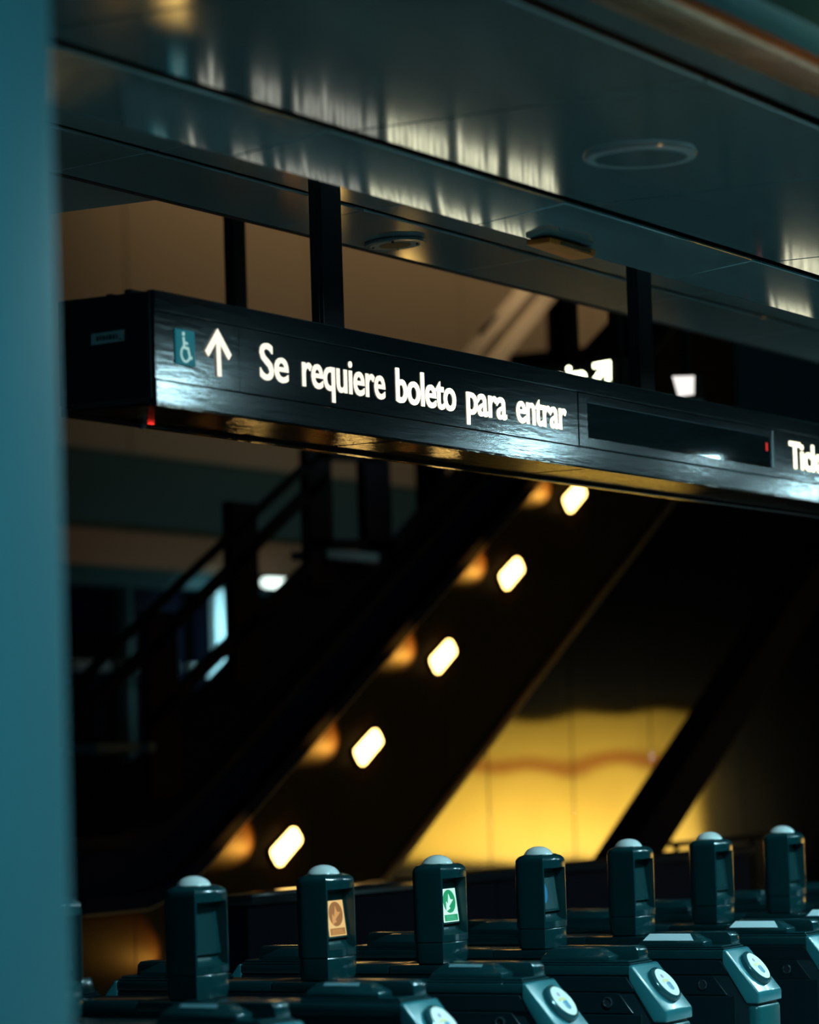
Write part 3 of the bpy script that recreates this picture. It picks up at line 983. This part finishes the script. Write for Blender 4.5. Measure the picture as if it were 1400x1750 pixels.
inc_stair = MB().prism([(-0.4, 0), (-0.4, 1.40), (0.70, 1.80), (2.92, 3.08), (3.0, 3.19), (4.05, 3.19), (7.0, 4.83), (7.0, 0)], 0.02, 0.05, 'Y').build('stringer', M_BLACK, st)

# pale strips of an upper stair seen through the gap above the sign
us = thing('upper_stair', 'pair of pale inclined stair strips against the beige wall above the sign', 'stair', (24.6, 13.0, 4.9))
for dx, t in ((0.0, 0.12), (0.50, 0.13)):
    MB().prism([(dx - 0.6, -0.33), (dx + 2.4, 1.57), (dx + 2.4, 1.57 + t), (dx - 0.6, -0.33 + t)], 0, 0.08, 'Y').build('strip', M_CONCRETE, us)
MB().prism([(0.55, 0.36), (0.86, 0.55), (0.86, 0.72), (0.55, 0.55)], 0.02, 0.06, 'Y').build('bracket', M_BLACK, us)
MB().box(-0.45, -0.25, 0.0, 0.2, -4.9, -0.20).build('column', M_BLACK, us)

# black parapet and posts of the upper level, behind the sign on the right
pa = thing('upper_parapet', 'black parapet of the upper level with posts behind the main sign', 'parapet', (30.0, 12.0, 0))
MB().box(0, 0.15, 0.1, 3.25, 0, 5.90, 0.02, 1).build('panel', M_BLACK, pa)
for y0, y1 in ((2.50, 2.81), (1.88, 2.07)):
    MB().box(0.02, 0.14, y0, y1, 5.85, 7.4, 0.02, 1).build('post', M_BLACK, pa)

# second lit sign further back and a floodlight, peeking over the main sign
s2 = thing('rear_sign', 'farther black sign whose lit letters and diagonal arrow peek over the main sign', 'sign', (16.0, 8.2, 3.56))
MB().box(0.005, 0.2, -0.76, 0.5, 0, 0.31, 0.006, 1).build('housing', M_SIGN_DARK, s2)
me = text_mesh('train', 0.34, 0.135, 0.02, 0.95)
for v in me.vertices:
    v.co = Vector((0, -v.co.x, v.co.z))
me.materials.append(M_LETTER_FAR)
link('lettering', me, s2, (0.0, -0.205, 0.152))
a2 = MB()
for q in ([(-0.590, 0.280), (-0.693, 0.288), (-0.690, 0.180), (-0.663, 0.180), (-0.665, 0.240), (-0.612, 0.178), (-0.588, 0.198), (-0.640, 0.258), (-0.590, 0.255)],):
    a2.poly([(0.0, y, z) for y, z in q], (0.003, 0, 0))
a2.build('diagonal_arrow', M_LETTER_FAR, s2, smooth=0)
for y in (-0.42, -0.69):
    MB().box(0.06, 0.12, y - 0.03, y + 0.03, 0.31, 1.19).build('hanger_rod', M_SIGN_DARK, s2)
fd = thing('floodlight', 'small square white lit floodlight above the main sign, right of the second post', 'light', (16.0, 7.07, 3.66))
MB().box(-0.005, 0.10, -0.075, 0.075, -0.07, 0.075, 0.01, 1).build('housing', M_SIGN_DARK, fd)
MB().poly([(-0.006, -0.064, 0.062), (-0.006, 0.066, 0.070), (-0.006, 0.036, -0.045), (-0.006, -0.058, -0.040)], (0.002, 0, 0)).build('lens', glow('floodlight lens', (1.0, 0.95, 0.90), 1.1), fd, smooth=0)
MB().box(0.02, 0.06, -0.02, 0.02, 0.07, 1.09).build('stem', M_SIGN_DARK, fd)
hp = thing('slim_post', 'slim dark vertical post before the beige wall, left of the first sign post', 'post', (12.93, 8.0, 3.45))
MB().box(-0.055, 0.055, -0.03, 0.03, 0.0, 1.30, 0.005, 1).build('shaft', M_SIGN_DARK, hp)
MB().box(-0.09, 0.09, -0.06, 0.06, -0.03, 0.0, 0.004, 1).build('foot', M_SIGN_DARK, hp)

# far concourse behind the stair: pale door frame, strip lamp, sills
df = thing('door_frame', 'pale L-shaped door frame lit cool white behind the stair railing', 'frame', (31.4, 19.8, 0))
MB().box(0.0, 0.17, 0, 0.1, 2.85, 3.72, 0.01, 1).build('jamb', M_WHITEFRAME, df)
MB().box(-0.52, 0.17, 0, 0.1, 2.72, 2.86, 0.01, 1).build('sill', M_WHITEFRAME, df)
area('door_frame_fill', (31.3, 18.9, 3.5), (31.45, 19.8, 3.0), 0.2, 11.0, (0.50, 0.90, 1.0), spread=110)  # unseen cool light added to whiten the door frame
for k, (a, b) in enumerate(((28.6, 29.3), (29.6, 29.95), (30.2, 30.65))):
    tag(MB().box(0, b - a, -0.05, 0.1, 0, 0.11, 0.01, 1).build('window_sill', M_TREAD, None, (a, 19.9, 2.77)),
        ('dim grey sill nearest the teal column in the far concourse', 'short dim grey sill, middle of three in the far concourse',
         'dim grey sill nearest the lit door frame in the far concourse')[k], 'sill', 'dim sills in the far concourse')
pl = thing('strip_lamp', 'bright pill-shaped cool white lamp seen through the stair railing', 'light', (32.52, 19.7, 3.82))
cp = [(0.22 * math.cos(t) * 0 + (0.19 if math.cos(t) > 0 else -0.19) + 0.10 * math.cos(t), 0.05 * math.sin(t)) for t in [2 * PI * (i + 0.5) / 24 for i in range(24)]]
MB().prism(cp, -0.06, 0.0, 'Y').build('lens', M_COOLLAMP, pl, smooth=0)
MB().box(-0.24, 0.24, 0.0, 0.05, -0.06, 0.06).build('back_plate', M_BLACK, pl)
